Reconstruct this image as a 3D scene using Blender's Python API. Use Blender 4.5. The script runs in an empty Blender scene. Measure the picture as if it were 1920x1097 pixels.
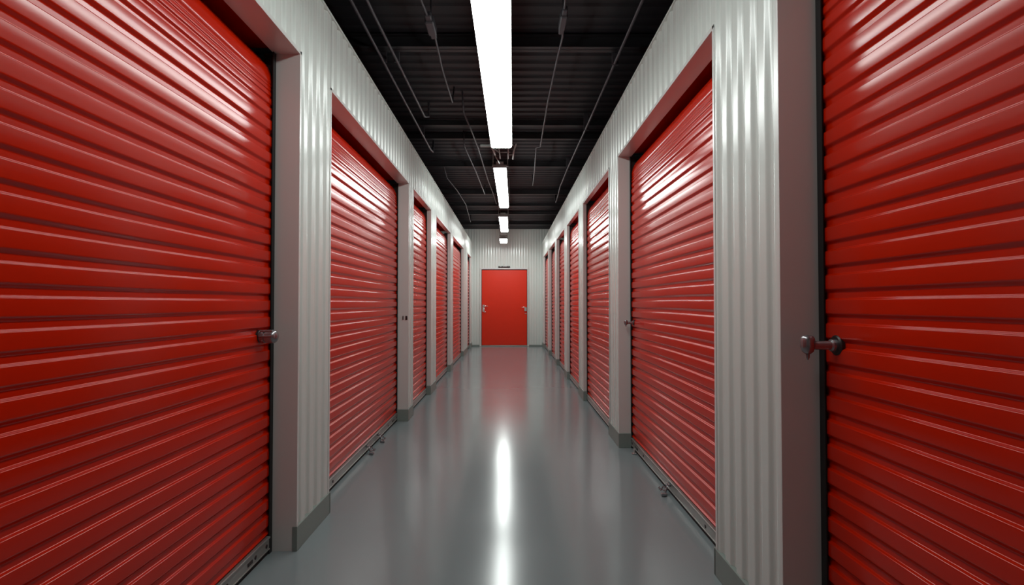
import bpy, math, random
from mathutils import Vector
random.seed(7)
sc = bpy.context.scene
COL = sc.collection

# ------------------------------------------------------------------ dimensions (metres)
EYE = 1.22
WALL = {-1: 1.047, 1: 0.927}          # distance of each side wall's face from the corridor axis
TOP = EYE + 1.695                     # top of the partition walls
DOOR_H = EYE + 1.245                  # height of the shutter openings
DECK = 3.30                           # steel deck overhead
END = 15.0
BACK = -2.6
# (near edge, far edge, reveal depth) of each opening along the corridor
OPEN = {-1: [(-0.25, 2.65, .125), (3.125, 5.54, .115), (5.82, 7.12, .06), (7.64, 9.50, .06), (9.92, 12.20, .06), (13.35, 14.55, .05)],
        1: [(-0.60, 1.818, .136), (2.41, 4.52, .105), (4.96, 6.67, .045), (7.13, 8.55, .045), (8.98, 10.45, .06), (10.85, 12.4, .06), (12.75, 14.4, .05)]}

# ------------------------------------------------------------------ materials
def mat(name, base, rough=.5, metal=0., spec=.5, coat=0., coat_rough=.1, noise=None, bump=None, rough_noise=None):
    m = bpy.data.materials.new(name); m.use_nodes = True
    nt = m.node_tree; b = nt.nodes['Principled BSDF']
    b.inputs['Base Color'].default_value = (*base, 1)
    b.inputs['Roughness'].default_value = rough
    b.inputs['Metallic'].default_value = metal
    b.inputs['Specular IOR Level'].default_value = spec
    b.inputs['Coat Weight'].default_value = coat
    b.inputs['Coat Roughness'].default_value = coat_rough
    tc = nt.nodes.new('ShaderNodeTexCoord')
    def tex(scale, stretch=(1, 1, 1), detail=4):
        mp = nt.nodes.new('ShaderNodeMapping'); mp.inputs['Scale'].default_value = stretch
        n = nt.nodes.new('ShaderNodeTexNoise'); n.inputs['Scale'].default_value = scale; n.inputs['Detail'].default_value = detail
        nt.links.new(tc.outputs['Object'], mp.inputs['Vector']); nt.links.new(mp.outputs['Vector'], n.inputs['Vector'])
        return n
    if noise:
        n = tex(noise[0]); r = nt.nodes.new('ShaderNodeMix'); r.data_type = 'RGBA'
        r.inputs[6].default_value = (*[c * (1 - noise[1]) for c in base], 1)
        r.inputs[7].default_value = (*[min(1, c * (1 + noise[1])) for c in base], 1)
        nt.links.new(n.outputs['Fac'], r.inputs[0]); nt.links.new(r.outputs[2], b.inputs['Base Color'])
    if rough_noise:
        n = tex(rough_noise[0]); r = nt.nodes.new('ShaderNodeMapRange')
        r.inputs['To Min'].default_value = rough - rough_noise[1]; r.inputs['To Max'].default_value = rough + rough_noise[1]
        nt.links.new(n.outputs['Fac'], r.inputs['Value']); nt.links.new(r.outputs['Result'], b.inputs['Roughness'])
    if bump:
        n = tex(bump[0], bump[2] if len(bump) > 2 else (1, 1, 1)); bp = nt.nodes.new('ShaderNodeBump')
        bp.inputs['Strength'].default_value = bump[1]; bp.inputs['Distance'].default_value = .002
        nt.links.new(n.outputs['Fac'], bp.inputs['Height']); nt.links.new(bp.outputs['Normal'], b.inputs['Normal'])
    return m

M_RED = mat('red_enamel', (.50, .0125, .0001), .205, spec=.44, coat=.0, noise=(3, .05), bump=(6, .10, (.3, .3, 3)))
M_DOOR = mat('red_flush_paint', (.66, .021, .0002), .34, noise=(2, .04))
M_WHITE = mat('white_wall_paint', (.60, .645, .615), .25, spec=.55, coat=.2, coat_rough=.2, noise=(4, .02), bump=(25, .06))
M_TRIM = mat('white_frame_paint', (.60, .61, .59), .27, spec=.6, coat=.3, coat_rough=.2, noise=(4, .02), bump=(30, .05))
M_BASE = mat('grey_green_base', (.20, .24, .22), .45, noise=(8, .06))
M_FLOOR = mat('grey_epoxy', (.20, .235, .243), .17, spec=.42, coat=.08, coat_rough=.15, noise=(1.1, .05), bump=(2.2, .05), rough_noise=(3, .025))
M_DECK = mat('black_deck_paint', (.0065, .0055, .008), .6, noise=(3, .15))
M_BEAM = mat('dark_steel', (.015, .0135, .016), .5, noise=(5, .1))
M_PIPE = mat('dull_conduit', (.05, .045, .052), .45, metal=.2, noise=(5, .1))
M_BRKT = mat('galvanised_bracket', (.30, .31, .30), .42, metal=.5, noise=(15, .1))
M_ALU = mat('brushed_aluminium', (.42, .43, .41), .36, metal=.75, noise=(20, .08))
M_CHROME = mat('chrome', (.30, .285, .30), .27, metal=.75, noise=(20, .04))
M_NICKEL = mat('satin_nickel', (.80, .78, .76), .25, metal=.9, noise=(20, .04))
M_DARKM = mat('blackened_metal', (.035, .025, .025), .4, metal=.4, noise=(10, .1))
M_BLACK = mat('black_rubber_and_shade', (.008, .008, .008), .7, noise=(10, .1))  # also colours in the shade of the gaps round each shutter
M_HOUSE = mat('light_housing', (.33, .34, .33), .45, noise=(6, .04))

def emission(name, col, strength):
    m = bpy.data.materials.new(name); m.use_nodes = True
    nt = m.node_tree; nt.nodes.clear()
    e = nt.nodes.new('ShaderNodeEmission'); e.inputs['Color'].default_value = (*col, 1); e.inputs['Strength'].default_value = strength
    o = nt.nodes.new('ShaderNodeOutputMaterial'); nt.links.new(e.outputs[0], o.inputs['Surface'])
    return m
M_LAMPS = [emission('lit_diffuser', (.94, 1.0, .97), e) for e in (15.0, 26.0, 27.0, 72.0)]

# ------------------------------------------------------------------ mesh helpers
class MB:
    def __init__(s): s.v = []; s.f = []; s.sm = []
    def quad(s, a, b, c, d, sm=False):
        i = len(s.v); s.v += [a, b, c, d]; s.f.append((i, i+1, i+2, i+3)); s.sm.append(sm)
    def box(s, x0, x1, y0, y1, z0, z1, ch=0.):
        x0, x1 = sorted((x0, x1)); y0, y1 = sorted((y0, y1)); z0, z1 = sorted((z0, z1))
        if ch <= 0:
            i = len(s.v)
            s.v += [(x, y, z) for x in (x0, x1) for y in (y0, y1) for z in (z0, z1)]
            for q in ((0,1,3,2), (4,6,7,5), (0,4,5,1), (2,3,7,6), (0,2,6,4), (1,5,7,3)):
                s.f.append(tuple(i+k for k in q)); s.sm.append(False)
            return
        # chamfered box: corner cut into three verts
        i = len(s.v); idx = {}
        for X in (0, 1):
            for Y in (0, 1):
                for Z in (0, 1):
                    bx, by, bz = (x0, x1)[X], (y0, y1)[Y], (z0, z1)[Z]
                    ix, iy, iz = (1, -1)[X]*ch, (1, -1)[Y]*ch, (1, -1)[Z]*ch
                    for k, p in enumerate(((bx, by+iy, bz+iz), (bx+ix, by, bz+iz), (bx+ix, by+iy, bz))):
                        idx[X, Y, Z, k] = len(s.v); s.v.append(p)
        F = []
        for a in (0, 1):
            F.append([idx[a, 0, 0, 0], idx[a, 1, 0, 0], idx[a, 1, 1, 0], idx[a, 0, 1, 0]])
            F.append([idx[0, a, 0, 1], idx[1, a, 0, 1], idx[1, a, 1, 1], idx[0, a, 1, 1]])
            F.append([idx[0, 0, a, 2], idx[1, 0, a, 2], idx[1, 1, a, 2], idx[0, 1, a, 2]])
            for b in (0, 1):
                F.append([idx[a, b, 0, 0], idx[a, b, 1, 0], idx[a, b, 1, 1], idx[a, b, 0, 1]])
                F.append([idx[a, 0, b, 0], idx[a, 1, b, 0], idx[a, 1, b, 2], idx[a, 0, b, 2]])
                F.append([idx[0, a, b, 1], idx[1, a, b, 1], idx[1, a, b, 2], idx[0, a, b, 2]])
                for c in (0, 1): F.append([idx[a, b, c, 0], idx[a, b, c, 1], idx[a, b, c, 2]])
        for q in F: s.f.append(tuple(q)); s.sm.append(False)
    def grid(s, rows, sm=True, close=False):
        """rows: list of equally long point rows"""
        i = len(s.v); n = len(rows[0])
        for r in rows: s.v += r
        for a in range(len(rows)-1):
            for b in range(n if close else n-1):
                c = (b+1) % n
                s.f.append((i+a*n+b, i+a*n+c, i+(a+1)*n+c, i+(a+1)*n+b)); s.sm.append(sm)
    def tube(s, pts, r, n=10, caps=True):
        pts = [Vector(p) for p in pts]; rows = []
        rr = r if isinstance(r, (list, tuple)) else [r]*len(pts)
        up = None
        for k, p in enumerate(pts):
            t = (pts[min(k+1, len(pts)-1)] - pts[max(k-1, 0)]).normalized()
            if up is None:
                up = Vector((0, 0, 1)) if abs(t.z) < .9 else Vector((1, 0, 0))
            a = t.cross(up).normalized(); up = a.cross(t).normalized()
            rows.append([tuple(p + (a*math.cos(2*math.pi*j/n) + up*math.sin(2*math.pi*j/n))*rr[k]) for j in range(n)])
        s.grid(rows, True, True)
        if caps:
            for row in (rows[0], rows[-1]):
                i = len(s.v); s.v += row; s.f.append(tuple(range(i, i+n))); s.sm.append(False)
    def lathe(s, o, axis, prof, n=28):
        """prof: (distance along axis, radius)"""
        o = Vector(o); ax = Vector(axis).normalized()
        u = ax.orthogonal().normalized(); w = ax.cross(u)
        s.grid([[tuple(o + ax*d + (u*math.cos(2*math.pi*j/n) + w*math.sin(2*math.pi*j/n))*max(r, 1e-5)) for j in range(n)] for d, r in prof], True, True)
    def build(s, name, m, parent=None, doubles=True, sharp=None):
        me = bpy.data.meshes.new(name); me.from_pydata(s.v, [], s.f)
        me.polygons.foreach_set('use_smooth', s.sm)
        import bmesh
        bm = bmesh.new(); bm.from_mesh(me)
        if doubles: bmesh.ops.remove_doubles(bm, verts=bm.verts, dist=1e-6)
        bmesh.ops.recalc_face_normals(bm, faces=bm.faces)
        if sharp:
            for e in bm.edges:
                if len(e.link_faces) == 2 and e.calc_face_angle(0) > math.radians(sharp): e.smooth = False
        bm.to_mesh(me); bm.free(); me.update()
        me.materials.append(m)
        o = bpy.data.objects.new(name, me); COL.objects.link(o)
        if parent: o.parent = parent
        return o

def empty(name, loc):
    o = bpy.data.objects.new(name, None); o.location = loc; o.empty_display_size = .1; COL.objects.link(o); return o
def tag(o, label, cat, group=None):
    o['label'] = label; o['category'] = cat
    if group: o['group'] = group
    return o
def struct(o, label=None):
    o['kind'] = 'structure'
    if label: o['label'] = label
    return o
def under(o, parent):
    """parent without moving (parents are unrotated empties)"""
    o.parent = parent; o.matrix_parent_inverse.identity(); o.location = -parent.location
    return o

def smooth01(t): t = max(0., min(1., t)); return t*t*(3-2*t)

# ------------------------------------------------------------------ floor and overhead deck
f = MB(); f.quad((-4, BACK-.1, 0), (4, BACK-.1, 0), (4, END+.1, 0), (-4, END+.1, 0))
struct(f.build('floor', M_FLOOR), 'glossy grey epoxy corridor floor')

d = MB(); rows = []; y = BACK
prof = []
while y < END + .2:
    for t, h in ((0, 0), (.06, 0), (.075, .014), (.135, .014)): prof.append((y+t, DECK+h))
    y += .15
d.grid([[(x, yy, zz) for yy, zz in prof] for x in (-5, 5)], sm=False)
struct(d.build('ceiling', M_DECK), 'black ribbed steel deck overhead')

for k, (yy, dep, wid) in enumerate(((1.75, .10, .09), (4.13, .10, .09), (6.05, .06, .05), (6.52, .07, .06), (7.78, .09, .07), (9.75, .09, .07), (11.1, .06, .05), (12.1, .07, .06), (13.6, .08, .06))):
    b = MB(); z1 = DECK; z0 = DECK - dep
    b.box(-5, 5, yy-.004, yy+.004, z0, z1); b.box(-5, 5, yy-wid/2, yy+wid/2, z0, z0+.006); b.box(-5, 5, yy-wid/2, yy+wid/2, z1-.006, z1)
    struct(b.build('trim_%d' % (20+k), M_BEAM), 'dark steel beam across the overhead deck')

# ------------------------------------------------------------------ side walls: fluted sheet, openings left out
PITCH = .113
def flute(y):
    """inward offset of the fluted sheet at y: broad ribs, narrow rounded valleys"""
    t = (y / PITCH) % 1.0
    w = smooth01((t-.46)/.15) - smooth01((t-.85)/.15)
    return .013 * w

def fluted(mb, fn, y0, y1, z0, z1, edge=.022):
    ys = [y0, y0+edge]
    n = max(2, int(round((y1-y0-2*edge)/(PITCH/22))))
    ys += [y0+edge + (y1-y0-2*edge)*k/n for k in range(1, n)] + [y1-edge, y1]
    def dep(y):
        a = min(y-y0-edge*.6, y1-edge*.6-y)
        return .002 + flute(y)*smooth01(a/.02)
    row0 = [fn(dep(y), y, z0) for y in ys]; row1 = [fn(dep(y), y, z1) for y in ys]
    mb.grid([row0, row1], True)

trim_n = [0]
for s, side in ((-1, 'left'), (1, 'right')):
    w = WALL[s]
    P = lambda u, y, z, s=s, w=w: (s*(w+u), y, z)
    wall = MB(); base = MB()
    spans = []; cur = BACK
    for a, b, r in OPEN[s]:
        spans.append((cur, a)); cur = b
    spans.append((cur, END))
    LIP = .026
    for i, (a, b) in enumerate(spans):
        fluted(wall, P, a, b, .0, TOP)
    for (a, b, r) in OPEN[s]:
        fluted(wall, P, a, b, DOOR_H, TOP, edge=.0)
    # back skin + cap so the partition has real thickness
    x0, x1 = s*(w+.016), s*(w+.055)
    for a, b in spans: wall.box(x0, x1, a+.01, b-.01, 0, TOP)
    for a, b, r in OPEN[s]: wall.box(x0, x1, a-.01, b+.01, DOOR_H+.01, TOP)
    wall.box(s*(w-.004), s*(w+.06), BACK, END, TOP-.012, TOP+.004)
    struct(wall.build('wall_'+side, M_WHITE, sharp=50), 'white fluted metal partition wall on the %s' % side)
    # base plate wraps each pier
    for i, (a, b) in enumerate(spans):
        ra = OPEN[s][i-1][2] if i > 0 else .01
        rb = OPEN[s][i][2] if i < len(OPEN[s]) else .01
        if b - a < .02: continue
        base.box(s*(w-.005), s*(w+.02), a-.003, b+.003, 0, .12, .0015)
        if i > 0 and (s, i) != (-1, 1): base.box(s*(w-.005), s*(w+ra-.004), a-.0135, a+.006, 0, .12, .0012)
        if i < len(OPEN[s]): base.box(s*(w-.005), s*(w+rb-.004), b-.006, b+.0135, 0, .12, .0012)
    struct(base.build('baseboard_'+side, M_BASE), 'low grey-green base plates along the %s wall' % side)
    # frames lining each opening
    for (a, b, r) in OPEN[s]:
        trim_n[0] += 1
        t = MB()
        t.box(s*(w-.001), s*(w+r+.05), a-.010, a, .0, DOOR_H, 0)
        t.box(s*(w-.001), s*(w+r+.05), b, b+.010, .0, DOOR_H, 0)
        t.box(s*(w-.001), s*(w+r+.004), a-.010, b+.010, DOOR_H, DOOR_H+.010, 0)
        # folded front lips
        t.box(s*(w-.0015), s*(w+.003), a-.020, a-.002, .12, DOOR_H+.018, .0012)
        t.box(s*(w-.0015), s*(w+.003), b+.002, b+.020, .12, DOOR_H+.018, .0012)
        t.box(s*(w-.0015), s*(w+.003), a-.020, b+.020, DOOR_H+.002, DOOR_H+.02, .0012)
        struct(t.build('trim_%d' % trim_n[0], M_TRIM), 'white folded frame lining a shutter opening')

# ------------------------------------------------------------------ end wall, door, back wall
DX0, DX1, DZ = -.785, .505, 2.165
e = MB()
def ew(u, x, z): return (x, END + u, z)
def fl_end(mb, x0, x1, z0, z1):
    n = max(2, int((x1-x0)/.006)); xs = [x0+(x1-x0)*k/n for k in range(n+1)]
    dep = lambda x: .0045*(.5-.5*math.cos(2*math.pi*(x/.075)))**1.2
    mb.grid([[ew(dep(x), x, z0) for x in xs], [ew(dep(x), x, z1) for x in xs]], True)
fl_end(e, -5, DX0-.04, 0, DECK+.05); fl_end(e, DX1+.04, 5, 0, DECK+.05); fl_end(e, DX0-.04, DX1+.04, DZ+.04, DECK+.05)
e.box(-5, DX0-.03, END+.012, END+.08, 0, DECK+.05); e.box(DX1+.03, 5, END+.012, END+.08, 0, DECK+.05); e.box(DX0-.04, DX1+.04, END+.012, END+.08, DZ+.03, DECK+.05)
struct(e.build('wall_end', M_WHITE, sharp=50), 'white ribbed wall closing the corridor')
bb = MB(); bb.box(-1.04, DX0-.05, END-.012, END+.005, 0, .045, .002); bb.box(DX1+.05, .92, END-.012, END+.005, 0, .045, .002)
struct(bb.build('baseboard_end', M_BASE), 'grey base strip on the end wall')

door = empty('door_1', (DX0, END+.03, 0)); struct(door, 'flat bright red door in the end wall')
def dpart(mb, name, m, lab=None, parent=door):
    o = mb.build(name, m); 
    if parent is door: under(o, door)
    else: o.parent = parent
    if lab: o['label'] = lab
    return o
p = MB(); p.box(DX0+.012, DX1-.012, END+.02, END+.06, .035, DZ-.022, .003); leaf = dpart(p, 'door_leaf', M_DOOR)
p = MB()
p.box(DX0-.045, DX0, END-.014, END+.07, 0, DZ+.045, .003); p.box(DX1, DX1+.045, END-.014, END+.07, 0, DZ+.045, .003)
p.box(DX0-.045, DX1+.045, END-.016, END+.07, DZ, DZ+.045, .003); dpart(p, 'door_frame', M_TRIM)
p = MB(); p.box(DX0, DX1, END+.062, END+.075, 0, DZ); dpart(p, 'seal', M_BLACK)
p = MB(); p.box(DX0+.0, DX1-.0, END-.02, END+.06, 0, .028, .004); dpart(p, 'threshold', M_ALU)
# lever handle with cylinder, left side; box lock with lever, right side
p = MB(); hx = DX0+.06
p.box(hx-.03, hx+.028, END+.008, END+.022, .97, 1.17, .004)
p.lathe((hx, END+.022, 1.13), (0, -1, 0), [(0, .026), (.008, .026), (.012, .014), (.055, .013), (.06, .0)])
p.tube([(hx, END-.03, 1.13), (hx+.03, END-.035, 1.132), (hx+.125, END-.035, 1.13)], [.013, .014, .011], 12)
p.lathe((hx+.005, END+.02, 1.04), (0, -1, 0), [(0, .022), (.01, .022), (.018, .012), (.022, 0)])
p.tube([(hx+.0, END-.002, .985), (hx+.02, END-.012, .962), (hx+.05, END-.012, .962), (hx+.068, END-.002, .985)], .008, 10)
dpart(p, 'door_handle', M_NICKEL, 'chrome lever handle and cylinder')
p = MB(); hx = DX1-.05
p.box(hx-.035, hx+.032, END-.02, END+.022, .99, 1.10, .006)
p.tube([(hx-.01, END-.03, 1.10), (hx-.04, END-.034, 1.10), (hx-.12, END-.03, 1.098)], [.012, .012, .007], 12)
p.box(hx-.02, hx+.03, END+.008, END+.021, .905, .925, .003)
dpart(p, 'lock', M_NICKEL, 'chrome box lock with short lever')
# closer on the frame head
p = MB(); cz = DZ+.062
p.box(-.31, .02, END-.05, END-.012, cz-.012, cz+.012, .004)
for x in (-.29, -.20, -.04, 0.0): p.box(x-.016, x+.016, END-.055, END-.012, cz-.016, cz+.026, .004)
clo = dpart(p, 'door_closer', M_DARKM, 'dark closer bar on the frame head')
p = MB(); p.box(-.18, -.06, END-.045, END-.01, cz+.012, cz+.04, .006); p.tube([(-.17, END-.03, cz+.03), (-.15, END-.03, cz+.085)], .006, 8)
o = dpart(p, 'cover', M_TRIM, 'pale cover plate'); o.parent = clo; o.location = (0, 0, 0)

bw = MB(); bw.box(-1.2, 1.2, BACK-.06, BACK, 0, DECK); struct(bw.build('wall_back', M_WHITE))

# ------------------------------------------------------------------ roller shutters
SL = .0808
def rib(t):
    """outward relief 0..1 over one slat, t measured downward"""
    if t < .09: return smooth01(t/.09)
    if t < .60: return 1.0 + .06*math.sin(math.pi*(t-.09)/.51)
    if t < .80: return 1.0 - smooth01((t-.60)/.20)
    return 0.
TS = [0, .015, .03, .045, .06, .075, .09, .10, .14, .2, .27, .34, .41, .48, .53, .56, .58, .60, .62, .64, .66, .68, .70, .72, .74, .76, .78, .80, .82, .88, .98]

def curtain(s, w, r, a, b, seed, detail):
    mb = MB(); rnd = random.Random(seed)
    z_bot = .095; prof = []
    ztop = DOOR_H + .02
    plain = DOOR_H - .165                         # smooth sheet hides the barrel above this
    z = plain
    amp = .35; pit = .022; zz = z
    for q in range(13):                          # the sheet rolls back onto its barrel above the last slats
        A = math.radians(78*(12-q)/12); prof.append((.003 - .19*(1-math.cos(A)), plain + .002 + .19*math.sin(A)))
    # slats crowd together where they turn onto the barrel, then settle to full pitch
    k = 0
    while zz > z_bot:
        if k < 5: pit = (.018, .022, .03, .045, .06)[k]; amp = (.25, .35, .5, .7, .9)[k]
        else: pit = SL; amp = 1.
        ts = TS if (k >= 5 and detail) else TS[::2]
        for t in ts:
            q = zz - t*pit
            if q < z_bot: break
            prof.append((rib(t)*.0102*amp, q))
        zz -= pit; k += 1
    prof.append((0., z_bot)); prof.append((0., .07))
    n = max(4, int((b-a)/.08)) if detail else 4
    ph = [rnd.uniform(0, 6.28) for _ in range(6)]
    rows = []
    for j in range(n+1):
        y = a + (b-a)*j/n
        row = []
        for dpt, z in prof:
            wob = .0011*math.sin(2.1*y+ph[0]+1.3*z) + .0006*math.sin(5.3*y+ph[1]-2.*z)
            wz = .0018*math.sin(1.7*y+ph[2]+.8*z) + .0009*math.sin(4.1*y+ph[3]+2.*z)
            e = min(1, min(y-a, b-y)/.15)
            row.append((s*(w+r+.012-dpt+wob*e), y, z+wz*e))
        rows.append(row)
    mb.grid(rows, True)
    return mb

def cyl_lock(kind, s, w, r, y, z):
    """returns list of (name, mesh, material, sub)"""
    x = s*(w+r+.002); ax = (-s, 0, 0); out = []
    pr = .030 if kind == 'barrel' else .033
    if kind == 'small': pr = .024
    m = MB(); m.lathe((x+s*.008, y, z), ax, [(0, .0), (0, pr), (.010, pr), (.014, pr-.004), (.014, 0)]); out.append(('lock_plate', m, M_DARKM))
    m = MB()
    if kind == 'barrel':
        m.lathe((x, y, z), ax, [(.006, 0), (.006, .030), (.026, .031), (.028, .028), (.032, .028), (.034, .032), (.062, .032), (.074, .028), (.081, .018), (.084, 0)], 36)
        m.tube([(x-s*.010, y-.030, z+.002), (x-s*.070, y-.031, z+.004)], .005, 8)
        m.tube([(x-s*.010, y-.020, z+.026), (x-s*.066, y-.020, z+.027)], .004, 8)
    else:
        k = .7 if kind == 'small' else 1.
        m.lathe((x, y, z), ax, [(.006, 0), (.006, .020*k), (.018*k, .020*k), (.022*k, .015*k), (.085*k, .014*k), (.085*k, 0)], 28)
        c = (x-s*.094*k, y, z)
        m.lathe((c[0], c[1], c[2]+.034*k), (0, 0, -1), [(0, 0), (.001*k, .010*k), (.005*k, .017*k), (.012*k, .021*k), (.022*k, .0225*k), (.040*k, .0215*k), (.054*k, .017*k), (.060*k, .011*k), (.063*k, .006*k), (.074*k, .005*k), (.080*k, .003*k), (.082*k, 0)], 28)
    out.append(('lock_cylinder', m, M_CHROME))
    return out

LAB = {
 (-1, 0): 'red ribbed roller shutter filling the left edge, barrel-shaped lock at its far side',
 (-1, 1): 'second red roller shutter on the left, loose latches lying at its bottom bar',
 (-1, 2): 'narrow red roller shutter on the left wall, third from the camera',
 (-1, 3): 'red roller shutter on the left wall, fourth from the camera',
 (-1, 4): 'red roller shutter on the left wall, fifth from the camera',
 (-1, 5): 'last red roller shutter on the left wall, beside the end wall',
 (1, 0): 'red ribbed roller shutter filling the right edge, chrome knob lock standing on a shaft',
 (1, 1): 'second red roller shutter on the right, small chrome lock and latch at its foot',
 (1, 2): 'red roller shutter on the right wall, third from the camera',
 (1, 3): 'red roller shutter on the right wall, fourth from the camera',
 (1, 4): 'red roller shutter on the right wall, fifth from the camera, a dark red sliver',
 (1, 5): 'red roller shutter on the right wall, sixth from the camera, next to last',
 (1, 6): 'last red roller shutter on the right wall, beside the end wall',
}
for s in (-1, 1):
    w = WALL[s]
    for i, (a, b, r) in enumerate(OPEN[s]):
        root = empty('roller_shutter', (s*(w+r+.02), (a+b)/2, 0))
        tag(root, LAB[s, i], 'roller shutter', 'red roller shutters along the corridor')
        detail = i < 4
        G = (.030, .022)[i] if i < 2 else .012
        under(curtain(s, w, r, a+.004, b-.004, i*7+s, detail).build('curtain', M_RED, sharp=60), root)
        m = MB(); m.box(s*(w+r+.004), s*(w+r+.30), a-.01, b+.01, DOOR_H+.035, DOOR_H+.04); under(m.build('hood', M_RED), root)
        # bottom bar
        m = MB(); xb = s*(w+r)
        m.box(xb-s*.006, xb+s*.022, a+G, b-G, .020, .078, .003)
        m.box(xb-s*.012, xb+s*.024, a+G, b-G, .078, .088, .002)
        m.box(xb-s*.009, xb, a+G, b-G, .024, .030, .001)
        bar = under(m.build('bottom_bar', M_ALU), root)
        m = MB(); m.box(xb-s*.001, xb+s*.018, a+G, b-G, .003, .020); sl = m.build('gap_shade', M_BLACK, bar)  # black strip drawn as the shaded gap under the bar
        # rivet holes and slots near the ends
        if i < 2:
            for yy in (b-.06, b-.17, b-.42, a+.12, a+.4):
                m = MB(); m.lathe((xb-s*.0055, yy, .05), (-s, 0, 0), [(0, 0), (0, .010), (.002, .010), (.003, .007), (.003, 0)], 16)
                m.build('rivet', M_DARKM, bar)
            m = MB(); m.box(xb-s*.0055, xb-s*.0085, b-.245, b-.20, .040, .056, .001)
            m.build('bolt_slot', M_DARKM, bar)
        # guide rails either side, coloured black to stand for the gap's shadow
        for yy in (a, b-G):
            m = MB(); m.box(xb-s*.006, xb-s*.002, yy, yy+G, 0, DOOR_H-.002); m.box(xb-s*.002, xb+s*.053, yy+(0 if yy == a else G-.003), yy+(.003 if yy == a else G), 0, DOOR_H-.002)
            under(m.build('guide_rail', M_BLACK), root)
        parts = []
        if (s, i) == (-1, 0): parts = cyl_lock('barrel', s, w, r, b-.13, EYE-.158)
        if (s, i) == (1, 0): parts = cyl_lock('knob', s, w, r, b-.084, EYE-.138)
        if (s, i) == (1, 1): parts = cyl_lock('small', s, w, r, b-.09, EYE-.165)
        for nm, mm, ma in parts: under(mm.build(nm, ma, sharp=40), root)
        # loose latches lying against the bottom bar
        spots = {(-1, 1): [(4.72, 0), (4.35, 1)], (1, 1): [(3.42, 0)]}.get((s, i), [])
        for yy, kk in spots:
            m = MB(); x = xb-s*.02
            m.box(x-s*.004, x+s*.012, yy-.03, yy+.02, .055, .072, .003)
            ring = [(x-s*.012+s*.004*math.sin(q), yy+.018*math.cos(q), .040+.020*math.sin(q)) for q in [2*math.pi*k/14 for k in range(15)]]
            m.tube(ring, .0042, 8)
            m.box(x-s*.055, x-s*.018, yy-.050, yy-.024, .002, .022, .004); m.tube([(x-s*.005, yy+.05, .005), (x-s*.035, yy+.09, .012), (x-s*.02, yy+.12, .005)], .004, 8)
            m.tube([(x-s*.02, yy-.02, .02), (x-s*.014, yy-.024, .044), (x-s*.030, yy+.0, .052), (x-s*.046, yy+.004, .022)], .004, 8)
            under(m.build('latch', M_CHROME, sharp=40), root)['label'] = 'loose chrome latch on the floor side of the bottom bar'
m = MB(); x = WALL[1]+.105
m.box(x-.045, x-.008, 4.30, 4.34, .001, .012, .003); m.box(x-.030, x-.020, 4.305, 4.335, .010, .045, .003)
sh = [o for o in bpy.data.objects if o.get('label') == LAB[1, 1]][0]
under(m.build('latch', M_NICKEL), sh)['label'] = 'small pale bracket at the foot of the far side'
# small black strike plates on the far jamb of the second left opening
m = MB(); y = OPEN[-1][1][1]; w = WALL[-1]
for x0, wd in ((-(w+.055), .010), (-(w+.02), .020)): m.box(x0-wd/2, x0+wd/2, y-.006, y-.0, 1.045, 1.085, .001)
o = m.build('strike_plate', M_DARKM); o.parent = bpy.data.objects['trim_2']
# ------------------------------------------------------------------ ceiling lights
LIGHTS = [  # x0, y0, x1, y1, height above eye, width, hood
    (-.112, 0.80, -.080, 5.34, 1.555, .205),
    (-.115, 6.34, -.088, 8.92, 1.59, .150),
    (-.118, 9.90, -.108, 11.90, 1.58, .158),
    (-.150, 13.3, -.150, 14.05, 1.575, .180)]
LL = ['long hanging strip light nearest the camera, its lit face running out of the frame',
      'second hanging strip light along the corridor, just beyond the long one',
      'third hanging strip light, a short bright bar near the end wall',
      'smallest hanging strip light, closest to the end wall above the red door']
def make_light(i, x0, y0, x1, y1, h, wd):
    root = empty('strip_light', (x0, y0, EYE+h)); L = math.hypot(x1-x0, y1-y0); ang = math.atan2(x1-x0, y1-y0)
    root.rotation_euler = (0, 0, -ang)
    tag(root, LL[i], 'ceiling light', 'strip lights down the middle of the corridor')
    hw = wd/2
    m = MB()                                       # wraparound lens: shallow curved trough
    sec = [(-hw, .050), (-hw, .016), (-hw+.006, .005), (-hw+.018, 0), (hw-.018, 0), (hw-.006, .005), (hw, .016), (hw, .050)]
    m.grid([[(x, yy, z) for x, z in sec] for yy in (0.012, L-.012)], False)
    for yy in (0.012, L-.012):
        k = len(m.v); m.v += [(x, yy, z) for x, z in sec]; m.f.append(tuple(range(k, k+len(sec)))); m.sm.append(False)
    m.build('diffuser', M_LAMPS[i], root)
    m = MB(); m.box(-hw-.006, hw+.006, 0, L, .050, .064, .002); m.box(-hw*.6, hw*.6, .0, L, .064, .10, .003)
    for yy in (0, L-.010): m.box(-hw-.006, hw+.006, yy, yy+.010, .022, .064, .002)
    m.build('housing', M_HOUSE, root)
    for yy in ((.25, L-.12) if L > 1 else (.1, L-.1)):
        m = MB(); m.box(-.10, .10, yy-.012, yy+.012, .10, .125, .002)
        for sx in (-.09, .09): m.tube([(sx, yy, .12), (sx, yy, DECK-EYE-h)], .004, 8)
        m.build('hanger', M_BRKT, root)
for i, a in enumerate(LIGHTS): make_light(i, *a)

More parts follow.
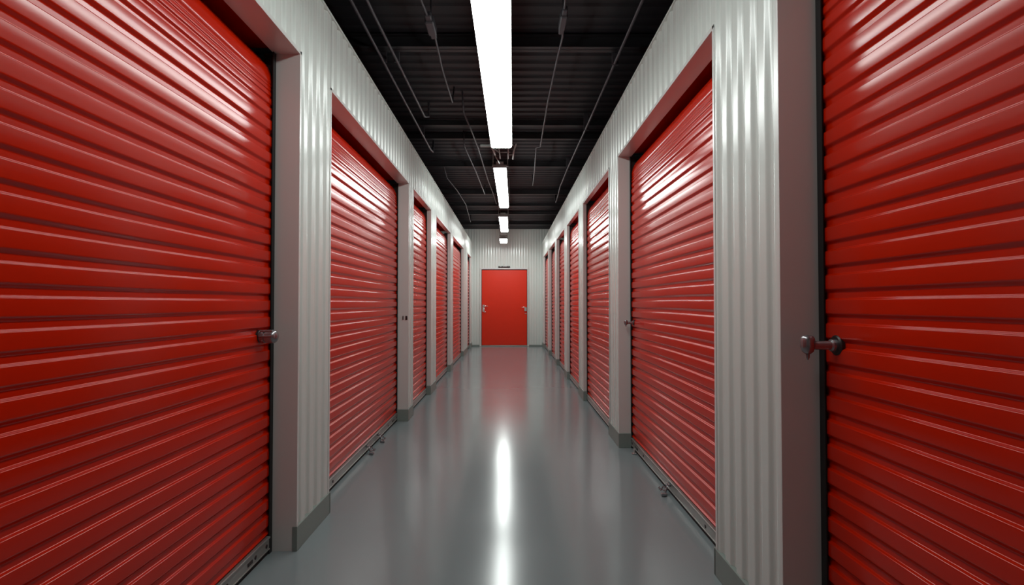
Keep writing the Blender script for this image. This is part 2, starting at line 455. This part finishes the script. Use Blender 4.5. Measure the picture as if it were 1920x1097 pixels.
# bracket and loose flex at the far end of the first light
br = empty('mounting_bracket', (-.08, 5.45, EYE+1.6)); tag(br, 'galvanised bracket with stubs hanging at the far end of the longest strip light', 'bracket')
m = MB(); z = EYE+1.62
m.box(-.30, -.20, 5.46, 5.49, z-.012, z+.012, .003); m.box(-.20, .04, 5.46, 5.485, z+.004, z+.016, .002)
m.tube([(-.20, 5.46, z+.01), (-.165, 5.62, z-.01), (-.155, 5.75, z-.015)], .011, 8)
m.tube([(-.16, 5.60, z+.004), (-.10, 5.68, z-.012)], .008, 8); m.tube([(-.10, 5.68, z-.008), (.01, 5.68, z-.006)], .005, 8)
m.tube([(-.115, 5.5, z), (-.105, 5.6, z-.015), (-.10, 5.85, z-.03)], .006, 8)
m.tube([(-.01, 5.5, z), (-.012, 5.85, z-.03)], .006, 8)
m.tube([(.07, 5.48, z+.02), (.045, 5.65, z-.01), (.04, 5.9, z-.02)], .009, 8)
m.tube([(-.012, 5.74, z-.02), (.04, 5.74, z-.015)], .006, 8); m.tube([(-.2, 5.47, z), (-.2, 5.47, DECK)], .004, 6); m.tube([(.02, 5.47, z), (.02, 5.47, DECK)], .004, 6)
under(m.build('bracket', M_BRKT), br)

def rat(rx, d, h): return (rx*h, d, EYE+h)    # point at sideways slope rx on a run h above the eye line
def run(name, label, cat, group, pts, r, extra=None, m=None):
    mb = MB(); mb.tube(pts, r, 8)
    if extra: extra(mb)
    o = mb.build(name, m or M_PIPE); tag(o, label, cat, group); return o
G1 = 'conduits and cables under the black deck'
H = 1.90
run('conduit', 'outer of the two straight conduits above the left wall, the longer one', 'conduit', G1,
    [(-.530*H, .5, EYE+H), (-.522*H, 4.5, EYE+H), (-.515*H, 6.55, EYE+H), (-.512*H, 6.75, EYE+H+.02), (-.510*H, 6.78, DECK)], .0125,
    lambda mb: [mb.box(-.522*H-.02, -.522*H+.02, yy-.008, yy+.008, EYE+H+.01, DECK, .001) for yy in (1.8, 4.2, 6.1)])
run('conduit', 'inner of the two straight conduits above the left wall, ending in a bent loop', 'conduit', G1,
    [(-.478*H, .5, EYE+H), (-.470*H, 3.5, EYE+H), (-.455*H, 5.40, EYE+H), (-.445*H, 5.55, EYE+H+.05), (-.440*H, 5.5, DECK)], .0115,
    lambda mb: [mb.box(-.47*H-.02, -.47*H+.02, yy-.008, yy+.008, EYE+H+.01, DECK, .001) for yy in (1.8, 4.2)])
def jbox(x, y, z, r=.03):
    def f(mb):
        mb.box(x-r, x+r, y-.09, y+.09, z-.03, z+.03, .008); mb.box(x-r*.7, x+r*.7, y-.15, y+.16, z-.018, z+.018, .006)
        mb.tube([(x, y, z), (x, y, DECK)], .006, 8)
    return f
run('cable', 'thin cable with a bulky connector left of the long strip light', 'cable', G1,
    [(-.305*H, 2.0, EYE+H), (-.290*H, 3.3, EYE+H-.01), (-.278*H, 3.7, EYE+H), (-.285*H, 4.3, EYE+H-.015), (-.285*H, 5.05, EYE+H+.01), (-.28*H, 5.1, DECK)], .0075, jbox(-.283*H, 3.62, EYE+H))
run('cable', 'cable sagging past the left side of the second strip light', 'cable', G1,
    [(-.243*H, 5.2, DECK), (-.240*H, 5.28, EYE+H), (-.215*H, 5.9, EYE+H-.02), (-.20*H, 6.5, EYE+H-.01), (-.175*H, 8.0, EYE+H-.02), (-.145*H, 9.3, EYE+H-.01), (-.130*H, 10.2, EYE+H), (-.13*H, 10.3, DECK)], .009)
run('cable', 'short straight cable between the left wall and the second strip light', 'cable', G1,
    [(-.29*H, 6.4, DECK), (-.288*H, 6.45, EYE+H), (-.255*H, 7.7, EYE+H), (-.225*H, 9.3, EYE+H), (-.225*H, 9.35, DECK)], .009)
run('cable', 'cable with a small clamp box right of the long strip light, jogging sideways', 'cable', G1,
    [(.183*H, 2.0, EYE+H), (.184*H, 3.3, EYE+H), (.199*H, 3.75, EYE+H-.01), (.196*H, 4.1, EYE+H), (.190*H, 5.0, EYE+H-.01), (.198*H, 6.35, EYE+H), (.198*H, 6.45, EYE+H), (.172*H, 6.5, EYE+H), (.176*H, 6.7, EYE+H), (.190*H, 7.6, EYE+H-.01), (.198*H, 8.6, EYE+H), (.198*H, 8.65, DECK)], .008, jbox(.19*H, 3.55, EYE+H, .024))
run('conduit', 'straight conduit running above the right wall', 'conduit', G1,
    [(.442*H, .5, EYE+H), (.44*H, 5.6, EYE+H), (.434*H, 7.45, EYE+H), (.438*H, 8.7, EYE+H), (.455*H, 9.4, EYE+H), (.47*H, 10.2, EYE+H+.03), (.47*H, 10.3, DECK)], .012,
    lambda mb: [mb.box(.44*H-.02, .44*H+.03, yy-.008, yy+.008, EYE+H-.01, DECK, .001) for yy in (1.8, 4.2, 5.8, 7.6)])
run('cable', 'drooping cable at the far end of the left wall top', 'cable', G1,
    [(-.52*H, 7.9, DECK), (-.5*H, 8.1, EYE+H), (-.46*H, 8.9, EYE+H-.02), (-.44*H, 10.2, EYE+H-.01), (-.48*H, 12.5, EYE+H), (-.48*H, 12.6, DECK)], .008)
run('cable', 'flex dropping from the bracket to the second strip light', 'cable', G1,
    [(-.155, 5.80, EYE+1.605), (-.13, 5.95, EYE+1.60), (-.125, 6.15, EYE+1.64), (-.115, 6.32, EYE+1.66)], .006, None, M_BRKT)

# ------------------------------------------------------------------ camera, world, colour
cam = bpy.data.cameras.new('camera'); co = bpy.data.objects.new('camera', cam); COL.objects.link(co)
cam.sensor_fit = 'HORIZONTAL'; cam.sensor_width = 36; cam.lens = 1000/1920*36; cam.clip_start = .02
co.location = (0, 0, EYE)
co.rotation_euler = (math.radians(90) + math.atan(19.5/1000), 0, -math.atan(5/1000))
sc.camera = co
wd = bpy.data.worlds.new('world'); sc.world = wd; wd.use_nodes = True
wd.node_tree.nodes['Background'].inputs['Color'].default_value = (0, 0, 0, 1); wd.node_tree.nodes['Background'].inputs['Strength'].default_value = 0
sc.view_settings.view_transform = 'Standard'; sc.view_settings.look = 'None'; sc.view_settings.gamma = 1; sc.view_settings.exposure = 0
sc.view_settings.use_curve_mapping = False
sc.cycles.use_denoising = True; sc.cycles.max_bounces = 10; sc.cycles.diffuse_bounces = 6; sc.cycles.glossy_bounces = 6
sc.cycles.sample_clamp_indirect = 6
